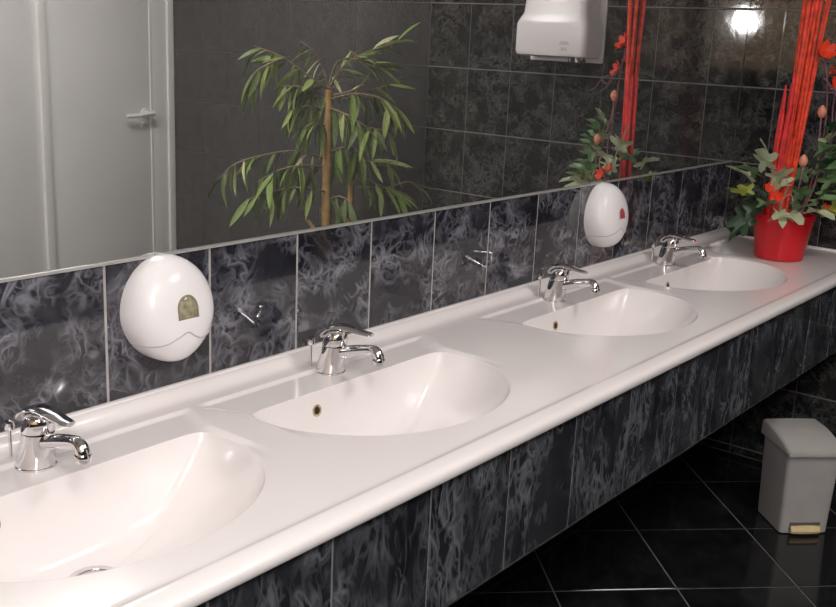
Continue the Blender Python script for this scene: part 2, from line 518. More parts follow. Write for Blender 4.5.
# back upstand, front nosing, end rim
def strip(prof, x0, x1):
    top.grid([[Vector((x, y, z)) - O for (y, z) in prof] for x in (x0, x1)])
back = [(-0.0006, -0.05), (-0.0006, 0.0), (-0.0085, 0.0008), (-0.0105, -0.0004), (-0.0115, -0.0022), (-0.0145, -0.0030), (-0.0185, -0.0055), (-0.0225, -0.0105), (-0.0265, -0.0160), (-0.0315, -0.0195), (-0.040, -0.0212), (YB, ZTOP)]
front = [(YF, ZTOP), (-0.459, ZTOP), (-0.463, -0.0200), (-0.467, -0.0185), (-0.471, -0.0183), (-0.486, -0.0205), (-0.4935, -0.0235), (-0.4965, -0.0275), (-0.4965, -0.0375), (-0.4945, -0.0405), (-0.48, -0.0412), (-0.44, -0.0412)]
strip(back, CELL[0], XE - 0.001); strip(front, CELL[0], XE - 0.001)
top.grid([[Vector((x, y, z)) - O for (x, z) in ((2.352, ZTOP), (2.354, -0.017), (2.357, -0.016), (XE - 0.001, -0.016))] for y in (YF, YB)])
top.box(CELL[0] - 0.006 - O.x, CELL[0] - O.x, -0.498 - O.y, -0.0006 - O.y, -0.0412, -0.019, 0.002)
top.obj('countertop', 'porcelain', co, 38, fix=False)

DEPTH = 0.118
def bowl_pt(xc, k, t):
    """t = 1 on the rim, 0 at the drain"""
    a = angs[k]; r = rims[k] * t
    bk = sst(0.2, 0.95, math.sin(a))                  # steep behind, gentle in front
    n = 3.0 + 4.2 * bk
    z = -DEPTH * (1 - t ** n) ** (0.92)
    x, y = r * math.cos(a), BC + r * math.sin(a)
    zr = deck_z(rims[k] * math.cos(a), BC + rims[k] * math.sin(a))
    return Vector((xc + x, y, zr + z))
def basin(xc, idx):
    mb = MB(); rows = []
    ts = [1.0, 0.9975, 0.993, 0.986, 0.978, 0.968, 0.955, 0.94, 0.92, 0.895, 0.865, 0.83, 0.79, 0.74, 0.68, 0.6, 0.5, 0.4, 0.3, 0.2, 0.11]
    for t in ts:
        row = []
        for k in range(NA):
            q = bowl_pt(xc, k, t)
            if t > 0.985:                            # rolled edge
                zr = bowl_pt(xc, k, 1.0).z
                u = (1 - t) / 0.014
                q.z = zr + (bowl_pt(xc, k, 0.986).z - zr) * u * u
            row.append(q - O)
        rows.append(row)
    mb.grid(rows[::-1], True)
    b = mb.obj('basin', 'bowl', co, 60, fix=False)
    # drain: chrome flange, dark throat, chrome plug
    zc = ZDECK - DEPTH
    loc = Vector((xc, BC, zc)) - O
    MB().lathe([(0.035, 0.002), (0.034, 0.0035), (0.026, 0.003), (0.024, -0.004)], 32, close=False).obj('drain_ring', 'chrome', b, 40, loc)
    MB().lathe([(0.0245, -0.0045), (0.002, -0.0045)], 24).obj('drain_throat', 'darkhole', b, 40, loc)
    MB().lathe([(0.019, -0.002), (0.0205, 0.002), (0.015, 0.0045), (0.004, 0.005)], 28).obj('drain_plug', 'chrome', b, 40, loc)
    # overflow on the back wall, left of the tap
    best = None
    for k in range(NA):
        for i in range(60):
            t = 0.85 + 0.15 * i / 60
            q = bowl_pt(xc, k, t)
            if math.sin(angs[k]) < 0.2: continue
            dd = abs(q.x - (xc - 0.092)) + 1.4 * abs(q.z + 0.060)
            if best is None or dd < best[0]: best = (dd, k, t, q)
    _, k, t, q = best
    n = ((bowl_pt(xc, (k + 1) % NA, t) - bowl_pt(xc, k - 1, t)).cross(bowl_pt(xc, k, t + 0.01) - bowl_pt(xc, k, t - 0.01))).normalized()
    if n.y > 0: n = -n
    R4 = Matrix.Translation(q - O) @ n.to_track_quat('Z', 'Y').to_matrix().to_4x4()
    MB().lathe([(0.0105, -0.001), (0.0105, 0.0012), (0.0085, 0.0020), (0.0068, 0.0008)], 24, R4, False).obj('overflow_ring', 'brass', b, 40)
    MB().lathe([(0.0072, 0.0006), (0.001, 0.0008)], 20, R4).obj('overflow_hole', 'darkhole', b, 40)
for i, xc in enumerate(XC): basin(xc, i)

# ------------------------------------------------------------------ single lever taps
def tap_parts():
    P = {}
    P['base_flange'] = (MB().lathe([(0.0275, 0.0), (0.0275, 0.003), (0.025, 0.005)], 32), 'chrome')
    body = MB().lathe([(0.0262, 0.004), (0.0256, 0.010), (0.0240, 0.024), (0.0222, 0.042), (0.0214, 0.051)], 32)
    P['body'] = (body, 'chrome')
    T = Matrix.Translation((0, 0.0, 0.051)) @ Matrix.Rotation(math.radians(-6), 4, 'X')
    P['cartridge_cap'] = (MB().lathe([(0.0205, 0.0), (0.0222, 0.002), (0.0220, 0.012), (0.0200, 0.021), (0.0150, 0.027), (0.006, 0.030)], 32, T), 'chrome')
    sp = smooth_pts([(0, -0.012, 0.036), (0, -0.035, 0.0435), (0, -0.065, 0.0525), (0, -0.088, 0.0580), (0, -0.099, 0.0575), (0, -0.105, 0.051), (0, -0.106, 0.045)], 5)
    rr = [0.0125 - 0.0035 * min(1, i / 14) + 0.0015 * max(0, (i - 20) / 10) for i in range(len(sp))]
    P['spout'] = (MB().tube(sp, rr, 16), 'chrome')
    P['aerator'] = (MB().lathe([(0.0108, 0.0), (0.0112, 0.002), (0.0112, 0.010), (0.0098, 0.012)], 20, Matrix.Translation((0, -0.106, 0.036))), 'chrome')
    lv = smooth_pts([(0, 0.026, 0.067), (0, 0.014, 0.080), (0, -0.004, 0.0855), (0, -0.030, 0.084), (0, -0.050, 0.0815), (0, -0.069, 0.080)], 4)
    wid = [0.016, 0.020, 0.0215, 0.0215, 0.021, 0.020, 0.019, 0.018, 0.017, 0.016, 0.015, 0.0145, 0.014, 0.0135, 0.013, 0.0125, 0.012, 0.0115, 0.011, 0.010, 0.007]
    rows = []
    for i, q in enumerate(lv):
        w = wid[min(i, len(wid) - 1)]; h = 0.0052 if i < 9 else 0.0052 - 0.0022 * (i - 8) / 12
        rows.append([Vector((w * math.cos(a), q.y, q.z + h * math.sin(a))) for a in [2 * math.pi * k / 16 for k in range(16)]])
    lb = MB().grid(rows, True); lb.add([x for x in rows[0]], [tuple(range(16))]); lb.add([x for x in rows[-1]], [tuple(range(16))])
    P['lever'] = (lb, 'chrome')
    P['pull_rod'] = (MB().lathe([(0.0022, 0.0065), (0.0022, 0.046), (0.0062, 0.048), (0.0074, 0.053), (0.0060, 0.060), (0.001, 0.0615)], 12, Matrix.Translation((-0.016, 0.032, 0))), 'chrome')
    for n in ('body', 'cartridge_cap', 'lever'):      # the barrel leans a little towards the bowl
        for q in P[n][0].v: q.y -= 0.20 * max(0.0, q.z - 0.004) if n == 'body' else 0.20 * (0.0505 - 0.004) + (0.20 * max(0, q.z - 0.0505) if n == 'cartridge_cap' else 0.003)
    return {n: mesh(n, mb.fix().v, mb.f, mt, auto=40) for n, (mb, mt) in P.items()}
TP = tap_parts()
tap_lab = ['chrome single-lever tap nearest the camera, cut by the left edge of the picture',
           'chrome single-lever tap on the second basin, between the two egg-shaped dispensers',
           'chrome single-lever tap on the third basin, below the farther white dispenser',
           'chrome single-lever tap on the farthest basin, nearest the red flower pot']
FXC = [-0.173, 0.407, 1.172, 1.764]
for i, x in enumerate(FXC):
    t = thing('basin_tap', tap_lab[i], 'tap', (x, -0.078, FZ + ZDECK), (0, 0, math.radians([2, 4, -1, 0][i])), 'chrome taps along the counter')
    for n, me in TP.items():
        o = link(n, me, t)
        if n == 'lever' and i == 1: o.rotation_euler = (0, 0, math.radians(10))

# ------------------------------------------------------------------ egg-shaped dispensers
def dispenser(x, label, label_mat, rim_mat, ws=1.0):
    t = thing('soap_dispenser', label, 'dispenser', (x, 0, FZ + 0.132), (0, 0, 0), 'egg-shaped dispensers on the splashback')
    a, b, c, n = 0.0765, 0.084, 0.065, 2.7
    def surf(th, s):
        rr = math.cos(s) ** (2 / n) if s < math.pi / 2 - 1e-6 else 0
        dd = math.sin(s) ** (2 / n) if s > 0 else 0
        X = a * math.cos(th); Z = b * math.sin(th)
        if Z < 0: X *= 1 - 0.20 * (Z / b) ** 2
        tilt = 1 - 0.16 * (Z * rr / b)                # belly hangs a little forward below
        return Vector((X * rr, -0.004 - c * dd * tilt, Z * rr))
    rows = [[surf(2 * math.pi * k / 64, math.pi / 2 * i / 26) for k in range(64)] for i in range(27)]
    rows.insert(0, [Vector((q.x, -0.0003, q.z)) for q in rows[0]])
    MB().grid(rows, True).obj('shell', 'abs', t, 50)
    def on(x_, z_, lift=0.0006):
        # depth of the shell in front of (x, z)
        zz = z_; xx = x_ / (1 - 0.20 * (min(0, zz) / b) ** 2)
        q = min(0.9999, (xx / a) ** 2 + (zz / b) ** 2) ** 0.5
        d = c * (1 - q ** n) ** (1 / n) * (1 - 0.16 * zz / b)
        return Vector((x_, -0.004 - d - lift, z_))
    seam = smooth_pts([(-0.060, 0, -0.048), (-0.040, 0, -0.042), (-0.018, 0, -0.031), (-0.004, 0, -0.026), (0.010, 0, -0.035), (0.026, 0, -0.041), (0.044, 0, -0.038), (0.058, 0, -0.030)], 5)
    MB().tube([on(q.x, q.z, 0.0) for q in seam], 0.0011, 6).obj('seam', 'abs_shadow', t, 60)
    def arch(w, h0, h1, cz, cx=0.0):
        pts = [(cx - w, cz - h0), (cx + w, cz - h0)]
        for k in range(0, 13):
            q = math.pi * k / 12
            pts.append((cx + w * math.cos(q), cz + h1 * math.sin(q)))
        return pts
    def patch(name, w, h0, h1, lift, mt):
        mb = MB(); out = arch(w, h0, h1, 0.010, -0.001); cen = (-0.001, 0.008)
        rows = []
        for s in (0.02, 0.35, 0.7, 0.92, 1.0):
            rows.append([on(cen[0] + (px - cen[0]) * s, cen[1] + (pz - cen[1]) * s, lift if s < 0.99 else -0.0005) for px, pz in out])
        return mb.grid(rows, True).obj(name, mt, t, 60)
    w = patch('window_rim', 0.0205 * ws, 0.0165 * ws, 0.0220 * ws, 0.0006, rim_mat)
    patch('window', 0.0178 * ws ** 1.6, 0.0143 * ws, 0.0190 * ws, 0.0016, label_mat)
dispenser(0.100, 'white egg-shaped dispenser with an amber window, between the two nearest taps', 'amber', 'amberrim')
dispenser(1.500, 'white egg-shaped dispenser with a small red label, above the farther taps', 'redlabel', 'pinkmark', 0.8)

# ------------------------------------------------------------------ pedal bin
bn = thing('pedal_bin', 'small grey plastic pedal bin with cream pedal on the black floor', 'bin', (1.978, -0.455, 0.0), (0, 0, math.radians(-45)))
def rrect(w, d, r, z, n=5, off=0.0):
    pts = []
    for cx_, cy_, a0 in ((w - r, d - r, 0), (-w + r, d - r, 90), (-w + r, -d + r, 180), (w - r, -d + r, 270)):
        for k in range(n + 1):
            a = math.radians(a0 + 90 * k / n)
            pts.append(Vector((cx_ + r * math.cos(a), cy_ + off + r * math.sin(a), z)))
    return pts
mb = MB()
secs = [(0.066, 0.070, 0.010, 0.0), (0.071, 0.076, 0.013, 0.004), (0.0715, 0.0765, 0.013, 0.02), (0.078, 0.083, 0.015, 0.245), (0.074, 0.081, 0.014, 0.247)]
rows = [rrect(w, d, r, z) for w, d, r, z in secs]
mb.grid(rows, True); mb.add(rows[0], [tuple(range(len(rows[0])))]); mb.add(rows[-1], [tuple(range(len(rows[-1])))])
mb.obj('body', 'bin', bn, 40)
# lid: flat top at the back that curves down to the front edge, with an overhanging lip
mb = MB()
N_ = 14; prof = []
for k in range(N_ + 1):
    u = k / N_                                        # 0 = back, 1 = front
    prof.append((0.086 - 0.176 * u, 0.285 - 0.030 * max(0, (u - 0.30) / 0.70) ** 1.7))
rows = []
for (y, z) in prof:
    hw = 0.083; r = 0.010
    rows.append([Vector((-hw, y, 0.243)), Vector((-hw, y, z - r)), Vector((-hw + 0.003, y, z - 0.003)), Vector((-hw + r, y, z)), Vector((0, y, z + 0.0015)), Vector((hw - r, y, z)), Vector((hw - 0.003, y, z - 0.003)), Vector((hw, y, z - r)), Vector((hw, y, 0.243))])
mb.grid(rows)
n9 = len(rows[0])
mb.add(rows[0], [tuple(range(n9))]); mb.add(rows[-1], [tuple(range(n9))])
mb.add([Vector((-0.081, 0.086, 0.243)), Vector((0.081, 0.086, 0.243)), Vector((0.081, -0.090, 0.243)), Vector((-0.081, -0.090, 0.243))], [(0, 1, 2, 3)])
lid = mb.obj('lid', 'bin_lid', bn, 50)
MB().box(-0.083, 0.083, -0.0935, -0.0895, 0.240, 0.253, 0.0015).obj('lid_lip', 'bin_lid', lid)
MB().tube([(-0.06, 0.090, 0.262), (0.06, 0.090, 0.262)], 0.006, 10).obj('hinge', 'bin', bn)
MB().box(-0.046, 0.046, -0.0785, -0.066, 0.006, 0.036, 0.003).obj('pedal_niche', 'bin_dark', bn)
mb = MB()
pr = [(-0.060, 0.027), (-0.079, 0.027), (-0.089, 0.023), (-0.094, 0.014), (-0.092, 0.007), (-0.060, 0.006)]
rows = [[Vector((x, y + 0.004 * (x / 0.043) ** 2, z)) for (y, z) in pr] for x in (-0.043, -0.03, -0.015, 0, 0.015, 0.03, 0.043)]
mb.grid(rows, False)
mb.add(rows[0], [tuple(range(6))]); mb.add(rows[-1], [tuple(range(6))])
mb.obj('pedal', 'pedal', bn, 40)

# ------------------------------------------------------------------ hand dryer on the end wall
dr = thing('hand_dryer', 'white wall-mounted hand dryer on the black tiled end wall, seen in the mirror', 'hand dryer', (XE, -0.638, FZ + 0.5), (0, 0, -math.pi / 2))
MB().box(-0.146, 0.146, -0.012, -0.0004, -0.004, 0.290, 0.006).obj('back_plate', 'abs', dr)
mb = MB()
secs = [(0.130, 0.112, 0.012), (0.138, 0.126, 0.016), (0.141, 0.132, 0.028), (0.141, 0.132, 0.118), (0.136, 0.128, 0.132), (0.124, 0.118, 0.155), (0.118, 0.110, 0.240), (0.112, 0.100, 0.268), (0.095, 0.080, 0.278)]
rows = []
for hw, dp, z in secs:
    r = 0.022; pts = [Vector((-hw, -0.018, z))]
    for a0, cx_ in ((180, -hw + r), (270, hw - r)):
        for k in range(6):
            a = math.radians(a0 + 90 * k / 5); pts.append(Vector((cx_ + r * math.cos(a), -dp + r + r * math.sin(a), z)))
    pts.append(Vector((hw, -0.018, z))); rows.append(pts)
mb.grid(rows, True); mb.add(rows[0], [tuple(range(len(rows[0])))]); mb.add(rows[-1], [tuple(range(len(rows[-1])))])
cov = mb.obj('cover', 'abs', dr, 40)
mb = MB()
nz = [[Vector((-0.085 + w * math.cos(a), -0.078 + d * math.sin(a), z)) for a in [2 * math.pi * k / 20 for k in range(20)]] for w, d, z in ((0.030, 0.030, 0.016), (0.030, 0.030, 0.000), (0.027, 0.027, -0.004), (0.022, 0.022, -0.002), (0.020, 0.020, 0.010))]
mb.grid(nz, True); mb.obj('nozzle', 'chrome', dr, 40)
for k, (zx, w) in enumerate(((0.062, 0.016), (0.056, 0.020), (0.042, 0.011), (0.036, 0.014))):
    MB().box(-0.062 - w, -0.062 + w, -0.1326, -0.1315, zx - 0.002, zx + 0.002).obj('printed_mark', 'pinkmark', cov)

# ------------------------------------------------------------------ cubicle front on the far side of the room
ZD = 2.05
d1 = structure(thing('door_1', 'white flush cubicle door with lever handle, seen in the mirror', 'door', (1.96, YO, 0)))
MB().box(-0.270, 0.268, 0.012, 0.045, 0.01, ZD, 0.003).obj('door_leaf', 'panel', d1)
MB().box(0.268, 0.276, 0.010, 0.050, 0.01, ZD, 0.002).obj('edge_strip', 'frame', d1)
mb = MB().lathe([(0.024, 0), (0.024, 0.006), (0.011, 0.009), (0.010, 0.040), (0.012, 0.046)], 20, Matrix.Translation((0.238, 0.045, 0.909)) @ Matrix.Rotation(math.radians(-90), 4, 'X'))
h = mb.obj('handle_rose', 'nickel', d1)
MB().tube(smooth_pts([(0.258, 0.086, 0.912), (0.225, 0.088, 0.910), (0.17, 0.088, 0.903), (0.105, 0.084, 0.902)], 4), [0.013, 0.012, 0.0115, 0.011, 0.0105, 0.010, 0.010, 0.0095, 0.0095, 0.009, 0.009, 0.0085, 0.007], 10).obj('lever', 'nickel', d1)
MB().lathe([(0.016, 0), (0.016, 0.004), (0.012, 0.006)], 16, Matrix.Translation((0.225, 0.045, 0.850)) @ Matrix.Rotation(math.radians(-90), 4, 'X')).obj('keyhole_plate', 'nickel', d1)
p1 = structure(MB().box(2.239, 2.325, YO + 0.0005, YO + 0.048, 0.0, ZD, 0.003).obj('trim_2', 'panel'))
p1b = structure(MB().box(2.3255, XE - 0.0008, YO + 0.0005, YO + 0.060, 0.0, ZD, 0.003).obj('trim_3', 'frame'))
p2 = structure(MB().box(1.652, 1.688, YO + 0.0005, YO + 0.056, 0.0, ZD, 0.003).obj('trim_4', 'frame'))
p3 = structure(MB().box(0.95, 1.6515, YO + 0.0005, YO + 0.040, 0.0, ZD, 0.003).obj('trim_5', 'panel'))
p4 = structure(MB().box(0.95, XE - 0.0008, YO + 0.0005, YO + 0.05, ZD + 0.0005, ZD + 0.06, 0.003).obj('trim_6', 'frame'))

# ------------------------------------------------------------------ leaf meshes
def lance_leaf(mat, L=1.0, W=0.17, bend=0.25):
    """narrow pointed leaf along +Y, unit length, folded along the midrib"""
    v = []; f = []
    n = 6
    for i in range(n + 1):
        t = i / n; w = W / 2 * (math.sin(math.pi * min(1, t * 0.98 + 0.02)) ** 0.75) * (1 - 0.25 * t)
        z = -bend * t * t
        v += [(-w, t * L, z + w * 0.35), (0, t * L, z), (w, t * L, z + w * 0.35)]
    for i in range(n):
        a = i * 3
        f += [(a, a + 1, a + 4, a + 3), (a + 1, a + 2, a + 5, a + 4)]
    return mesh('leaf', v, f, mat, smooth=True)
def lobed_leaf(mat, seed, lob=5, spiky=0.45):
    """ivy or holly leaf along +Y, unit length, with pointed lobes and a raised rim"""
    rnd = random.Random(seed)
    pts = []
    n = 26
    for i in range(n):
        a = -math.pi / 2 + 2 * math.pi * i / n
        base = 0.36 + 0.16 * max(0, math.sin(a)) ** 2
        q = abs(math.sin(lob * (a + math.pi / 2) / 2))
        r = base * (1 - spiky + spiky * 1.6 * q ** 1.5) * (1 + 0.12 * (rnd.random() - .5))
        x, y = r * math.cos(a), 0.45 + r * math.sin(a) * 1.15
        pts.append(Vector((x, y, 0.20 * r * math.sin(3 * a + seed) - 0.35 * (y - .3) ** 2 + 0.25 * abs(x))))
    c = Vector((0, 0.45, 0.0))
    v = [c] + [c + (q - c) * 0.55 for q in pts] + pts
    f = []
    for i in range(n):
        k = (i + 1) % n
        f += [(0, 1 + i, 1 + k), (1 + i, 1 + n + i, 1 + n + k, 1 + k)]
    return mesh('leaf', v, f, mat, smooth=True)
def aim_rot(d, roll=0.0):
    """rotation that turns +Y onto d with the leaf's upper side kept upwards"""
    d = Vector(d).normalized()
    q = d.to_track_quat('Y', 'Z')
    return (q @ Matrix.Rotation(roll, 3, 'Y').to_quaternion()).to_euler()

# ------------------------------------------------------------------ red pot with reeds, ivy and flowers
rnd = random.Random(5)
PX, PY = 2.106, -0.275
PZ = FZ + ZTOP + 0.0005
fp = thing('flower_arrangement', 'red pot with tall red reeds, variegated leaves and red flowers at the far counter end', 'potted plant', (PX, PY, PZ))
po = MB().lathe([(0.060, 0.0), (0.067, 0.002), (0.069, 0.010), (0.0835, 0.118), (0.0865, 0.119), (0.0870, 0.132), (0.0820, 0.132), (0.0790, 0.112), (0.004, 0.110)], 48).obj('pot', 'pot', fp, 40)
MB().lathe([(0.0785, 0.111), (0.06, 0.120), (0.03, 0.126), (0.003, 0.128)], 24).obj('moss', 'soil', fp, 60)
px = 0.00272
e_r = Vector((0.622, -0.782, 0)); e_t = Vector((-0.782, -0.622, 0)); e_z = Vector((0, 0, 1))
def at(u, v, w=0.0):
    """offset from the pot's base: u right and v up in picture-sized steps, w metres towards the viewer"""
    return e_r * (u * px) + e_z * (v * px) + e_t * w
# reeds: bundle of tall red sticks
for k in range(19):
    a = rnd.random() * 6.28; r = 0.024 * math.sqrt(rnd.random())
    b0 = Vector((0.018 + r * math.cos(a), 0.014 + r * math.sin(a), 0.10))
    lean = Vector((-0.015 + rnd.uniform(-.042, .042), -0.030 + rnd.uniform(-.042, .042), 0))
    short = k % 3 == 0
    hgt = rnd.uniform(0.30, 0.50) if short else rnd.uniform(0.85, 1.1)
    if short:
        b0 += e_r * (-0.036); lean = e_r * rnd.uniform(-.02, .07)
    p = [b0 + lean * s * hgt + Vector((rnd.uniform(-.003, .003), rnd.uniform(-.003, .003), 0)) + e_z * (hgt * s) for s in (0, .25, .5, .75, 1)]
    rad = rnd.uniform(0.0040, 0.0068)
    MB().tube(smooth_pts(p, 2), [rad] * 7 + [rad * .8, rad * .5], 7).obj('reed', 'reed' if k % 3 else 'reed2', fp, 60)
# leaves
LV = {(c, s): lobed_leaf(c, s, 5 if s % 2 else 7) for c in ('ivy', 'ivy_pale', 'ivy_dark', 'ivy_yellow') for s in (1, 2)}
def ivy(u, v, w, size, d, mat, s=1, roll=0.0):
    link('leaf', LV[(mat, s)], fp, at(u, v, w), aim_rot(d, roll)).scale = (size,) * 3
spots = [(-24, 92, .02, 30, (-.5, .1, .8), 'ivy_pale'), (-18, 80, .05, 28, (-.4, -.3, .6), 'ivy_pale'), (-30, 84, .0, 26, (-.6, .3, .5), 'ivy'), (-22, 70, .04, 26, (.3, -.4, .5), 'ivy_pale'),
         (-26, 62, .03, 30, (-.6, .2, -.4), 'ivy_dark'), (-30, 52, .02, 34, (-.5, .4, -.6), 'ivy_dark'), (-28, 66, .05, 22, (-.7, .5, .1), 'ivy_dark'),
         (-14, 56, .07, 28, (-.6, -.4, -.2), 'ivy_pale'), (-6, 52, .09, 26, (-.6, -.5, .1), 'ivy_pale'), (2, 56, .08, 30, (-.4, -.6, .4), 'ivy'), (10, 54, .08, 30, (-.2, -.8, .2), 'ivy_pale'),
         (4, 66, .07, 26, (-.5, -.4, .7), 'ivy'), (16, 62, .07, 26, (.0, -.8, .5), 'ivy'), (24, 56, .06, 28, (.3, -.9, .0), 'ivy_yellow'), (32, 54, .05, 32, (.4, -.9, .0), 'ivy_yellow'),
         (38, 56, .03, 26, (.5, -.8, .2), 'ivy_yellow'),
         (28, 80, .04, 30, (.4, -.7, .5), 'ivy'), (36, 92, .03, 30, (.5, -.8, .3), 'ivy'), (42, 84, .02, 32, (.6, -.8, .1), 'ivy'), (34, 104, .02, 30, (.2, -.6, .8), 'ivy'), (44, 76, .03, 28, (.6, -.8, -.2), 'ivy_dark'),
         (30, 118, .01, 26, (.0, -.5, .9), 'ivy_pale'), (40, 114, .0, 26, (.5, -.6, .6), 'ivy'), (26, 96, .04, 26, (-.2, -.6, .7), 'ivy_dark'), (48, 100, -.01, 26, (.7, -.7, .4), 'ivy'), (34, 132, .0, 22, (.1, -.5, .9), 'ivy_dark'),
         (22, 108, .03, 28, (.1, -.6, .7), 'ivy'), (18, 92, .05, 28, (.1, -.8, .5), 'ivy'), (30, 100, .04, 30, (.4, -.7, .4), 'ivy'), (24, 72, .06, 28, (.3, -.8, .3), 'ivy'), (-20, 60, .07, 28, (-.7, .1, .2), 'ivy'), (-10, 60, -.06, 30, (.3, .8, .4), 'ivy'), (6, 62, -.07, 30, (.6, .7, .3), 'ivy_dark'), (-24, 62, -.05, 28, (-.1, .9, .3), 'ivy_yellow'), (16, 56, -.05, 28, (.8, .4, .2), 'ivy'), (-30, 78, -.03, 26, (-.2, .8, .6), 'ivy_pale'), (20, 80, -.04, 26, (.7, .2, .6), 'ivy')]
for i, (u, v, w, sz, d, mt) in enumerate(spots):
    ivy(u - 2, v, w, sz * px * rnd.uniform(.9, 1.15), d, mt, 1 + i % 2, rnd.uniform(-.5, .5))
# stems that carry the raised sprays
for pts in ([(-6, 46, .03), (-14, 70, .04), (-22, 95, .03), (-30, 115, .02), (-38, 126, .02)], [(12, 46, .03), (24, 80, .03), (25, 110, .02), (26, 130, .0), (25, 150, .0)],
            [(14, 46, .02), (30, 120, .0), (30, 180, -.02), (22, 211, -.02)], [(16, 46, .01), (40, 120, -.02), (40, 160, -.03), (41, 180, -.03)], [(0, 46, .05), (2, 80, .07), (4, 102, .07)]):
    MB().tube(smooth_pts([at(*q) for q in pts], 4), 0.0022, 6).obj('stem', 'wire' if pts[0][0] == -6 else 'twig', fp, 60)
for pts in ([(24, 190, -.01), (38, 176, .0), (50, 168, .0), (66, 172, .0)], [(26, 188, -.01), (40, 170, .0), (60, 158, .01)], [(30, 180, .0), (45, 176, .02), (56, 164, .03), (70, 160, .03)],
            [(-20, 60, .05), (-10, 75, .07), (-12, 88, .07), (-20, 84, .06), (-16, 72, .06)], [(-24, 42, .06), (-16, 55, .08), (-14, 68, .08), (-6, 72, .08), (-4, 60, .09)]):
    MB().tube(smooth_pts([at(*q) for q in pts], 4), 0.0019, 6).obj('twig', 'twig' if pts[0][0] > 0 else 'wire', fp, 60)
# flowers of five rounded petals
def petal_mesh():
    v = []; f = []
    for i in range(6):
        t = i / 5; w = 0.34 * math.sin(math.pi * (0.12 + 0.80 * t)) ** 0.8
        for s in (-1, 0, 1): v.append((s * w, t, 0.35 * t * t + 0.12 * abs(s) * w))
    for i in range(5):
        a = 3 * i; f += [(a, a + 1, a + 4, a + 3), (a + 1, a + 2, a + 5, a + 4)]
    return mesh('petal', v, f, 'flower', smooth=True)
PT = petal_mesh()
def flower(u, v, w, size, d):
    c = at(u, v, w)
    fo = MB().lathe([(0.001, -0.3 * size), (0.12 * size, -0.1 * size), (0.16 * size, 0.1 * size), (0.05 * size, 0.22 * size)], 10, Vector(d).to_track_quat('Z', 'Y').to_matrix().to_4x4()).obj('flower', 'flower', fp, 60, c)
    for k in range(6):
        q = Vector(d).to_track_quat('Z', 'Y') @ Matrix.Rotation(math.pi / 3 * k, 3, 'Z').to_quaternion() @ Matrix.Rotation(0.35, 3, 'X').to_quaternion()
        o = link('petal', PT, fo); o.rotation_mode = 'QUATERNION'; o.rotation_quaternion = q; o.scale = (size * .8,) * 3
flower(22, 215, -.02, 0.044, (-.6, -.5, .4)); flower(41, 184, -.03, 0.042, (-.6, -.6, .3))
flower(-20, 68, .07, 0.030, (-.8, -.3, .3)); flower(-26, 76, .05, 0.024, (-.7, -.4, .5)); flower(30, 58, .07, 0.026, (-.4, -.8, .3)); flower(36, 196, -.05, 0.026, (.2, -.6, .6)); flower(8, 60, -.08, 0.03, (-.2, .9, .3))
for (u, v, w) in ((25, 155, .0), (3, 106, .07)):
    b = MB().lathe([(0.001, -0.016), (0.008, -0.011), (0.0125, 0.0), (0.0115, 0.009), (0.006, 0.017), (0.001, 0.021)], 16).obj('bud', 'bud', fp, 60, at(u, v, w))

# ------------------------------------------------------------------ bamboo tree in a planter (seen in the mirror)
rnd = random.Random(11)
BX, BY = 2.03, -1.46
bt = thing('bamboo_tree', 'leafy artificial bamboo tree with brown canes, seen in the mirror', 'potted tree', (BX, BY, 0))
MB().lathe([(0.10, 0.0), (0.11, 0.004), (0.135, 0.22), (0.145, 0.225), (0.145, 0.25), (0.132, 0.25), (0.128, 0.22), (0.01, 0.215)], 32).obj('planter', 'planter', bt, 40)
MB().lathe([(0.127, 0.216), (0.08, 0.228), (0.004, 0.232)], 20).obj('soil', 'soil', bt, 60)
bp = 0.00373
b_r = Vector((0.622, 0.782, 0)); b_t = Vector((-0.782, 0.622, 0))     # right and towards the viewer, as the mirror shows them
ZB = 0.648                                                            # height that shows just at the mirror's lower edge
def bt_at(u, v, w=0.0):
    """u, v: picture-sized steps from the cane where it leaves the mirror's lower edge"""
    return b_r * ((u - 330 + (225 - v) * -0.03) * bp) + e_z * (ZB + (225 - v) * bp) + b_t * w
def cane(pts, r, name='cane', mt='cane', nodes=True):
    P = smooth_pts(pts, 8)
    rad = [r * (1.18 if nodes and i % 8 == 0 else 1.0) * (1 - 0.25 * i / len(P)) for i in range(len(P))]
    MB().tube(P, rad, 10).obj(name, mt, bt, 60)
cane([Vector((0, 0, 0.21)), Vector((0.005, 0.0, 0.42)), bt_at(329, 225), bt_at(330, 180), bt_at(331, 140), bt_at(332, 102)], 0.0215)
cane([Vector((0.04, 0.05, 0.21)), Vector((0.05, 0.05, 0.45)), bt_at(353, 225, -.03), bt_at(354, 195, -.03), bt_at(354, 178, -.03)], 0.014)
cane([Vector((-0.03, 0.02, 0.21)), bt_at(322, 260, .03), bt_at(310, 235, .03)], 0.010)
LM = [lance_leaf(mt, 1.0, w, b) for mt, w, b in (('leaf1', .215, .15), ('leaf1', .19, .3), ('leaf2', .20, .2), ('leaf2', .17, .1), ('leaf4', .22, .25), ('leaf3', .18, .25))]
def bleaf(p, d, L, kind):
    o = link('leaf', LM[kind], bt, p, aim_rot(d, rnd.uniform(-.9, .9))); o.scale = (L,) * 3
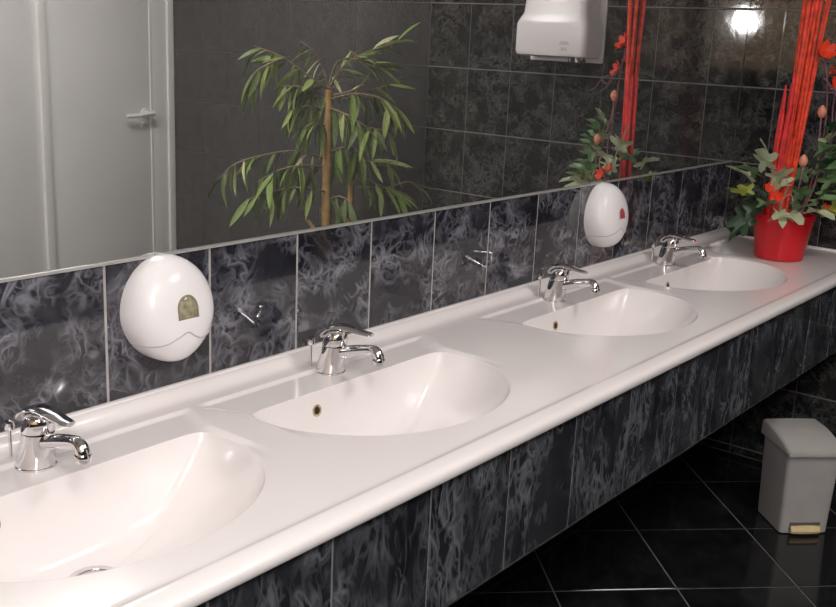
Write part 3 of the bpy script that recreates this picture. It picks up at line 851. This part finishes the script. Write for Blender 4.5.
# branch: control points (u, v, w), number of leaves, bias of the leaves (u, v), leaf length in steps, kinds
BR = [([(332, 102, 0), (318, 92, .05), (290, 72, .08), (262, 62, .1)], 18, (-.6, -.55), 27, (0, 0, 2, 4)),
      ([(290, 72, .08), (270, 82, .12), (258, 92, .12)], 12, (-.35, -.9), 30, (0, 2, 2, 4)),
      ([(332, 100, 0), (327, 82, .0), (318, 65, .02), (305, 56, .03)], 10, (-.4, -.6), 20, (5, 2, 3)),
      ([(332, 100, 0), (340, 76, -.03), (358, 68, -.05), (352, 62, -.05)], 6, (.1, -.5), 17, (5, 3, 2)),
      ([(333, 100, 0), (348, 78, .02), (372, 63, .03), (404, 52, .03)], 18, (.85, .12), 23, (5, 2, 3, 0)),
      ([(360, 70, .03), (376, 76, .05), (390, 78, .05)], 9, (.8, -.25), 26, (0, 2, 0)),
      ([(332, 108, 0), (360, 100, .03), (374, 86, .04)], 5, (.5, .1), 16, (5, 3)),
      ([(345, 112, 0), (380, 100, -.04), (410, 86, -.04)], 6, (.9, .0), 20, (3, 2, 1)),
      ([(332, 112, 0), (362, 104, .05), (388, 108, .08), (402, 118, .08)], 20, (.45, -.8), 28, (0, 1, 2, 4)),
      ([(332, 120, 0), (352, 125, .06), (372, 135, .08), (396, 140, .07)], 20, (.3, -.9), 28, (0, 1, 4, 2)),
      ([(332, 110, 0), (308, 100, .05), (285, 100, .07)], 16, (-.5, -.75), 26, (0, 1, 2, 4)),
      ([(331, 125, 0), (312, 118, .06), (292, 125, .07)], 16, (-.5, -.7), 24, (0, 4, 2)),
      ([(331, 140, 0), (318, 135, .06), (308, 142, .07)], 10, (-.3, -.9), 24, (0, 1, 4)),
      ([(330, 172, 0), (300, 164, .05), (270, 168, .08), (240, 178, .1), (222, 195, .1)], 22, (-.45, -.85), 26, (0, 2, 5, 4)),
      ([(330, 180, 0), (305, 178, .07), (285, 182, .1), (262, 195, .1)], 22, (-.25, -.95), 28, (0, 0, 2, 4)),
      ([(328, 205, .02), (300, 200, .08), (275, 205, .1), (250, 214, .1)], 18, (-.3, -.9), 26, (0, 2, 4)),
      ([(331, 165, 0), (352, 158, .04), (368, 165, .06)], 12, (.3, -.9), 28, (0, 1, 4)),
      ([(354, 182, -.03), (375, 172, -.02), (398, 172, 0)], 12, (.7, -.4), 26, (3, 0, 2)),
      ([(354, 190, -.03), (380, 196, -.02), (405, 205, 0)], 16, (.55, -.6), 26, (0, 4, 1)),
      ([(354, 200, -.03), (390, 200, -.02), (415, 192, 0), (434, 204, 0)], 6, (.6, -.5), 18, (4, 1)),
      ([(331, 215, 0), (345, 208, .06), (360, 216, .08)], 14, (.2, -.7), 26, (0, 4, 4))]
for pts, n, (bu, bv), Ln, kinds in BR:
    P = smooth_pts([bt_at(*q) for q in pts], 6)
    MB().tube(P, [0.0048 * (1 - .6 * i / len(P)) for i in range(len(P))], 6).obj('branch', 'branch', bt, 60)
    for k in range(n):
        s = 0.12 + 0.88 * (k + rnd.random()) / n
        q = P[min(len(P) - 1, int(s * (len(P) - 1)))]
        d = b_r * (bu + rnd.uniform(-.55, .55)) + e_z * (bv + rnd.uniform(-.5, .5)) + b_t * rnd.uniform(-.6, .6)
        bleaf(q, d, Ln * bp * rnd.uniform(.85, 1.5), rnd.choice(kinds))

# ------------------------------------------------------------------ ceiling lamps; the rear one is added to brighten the rear wall
lab = ['square white ceiling lamp nearest the end wall', 'square white ceiling lamp in the middle of the ceiling', 'added square white ceiling lamp that brightens the rear wall']
for i, (x, y) in enumerate(((1.0, -1.62), (-0.75, -1.62), (-2.0, -1.62))):
    t = thing('ceiling_light', lab[i], 'lamp', (x, y, ZC), (0, 0, 0), 'ceiling lamps')
    mb = MB()
    for (a, b, c_, d) in ((-.31, .31, -.31, -.295), (-.31, .31, .295, .31), (-.31, -.295, -.295, .295), (.295, .31, -.295, .295)): mb.box(a, b, c_, d, -0.035, -0.0005)
    mb.obj('frame', 'frame', t)
    MB().box(-0.294, 0.294, -0.294, 0.294, -0.028, -0.020).obj('diffuser', 'diffuser', t)
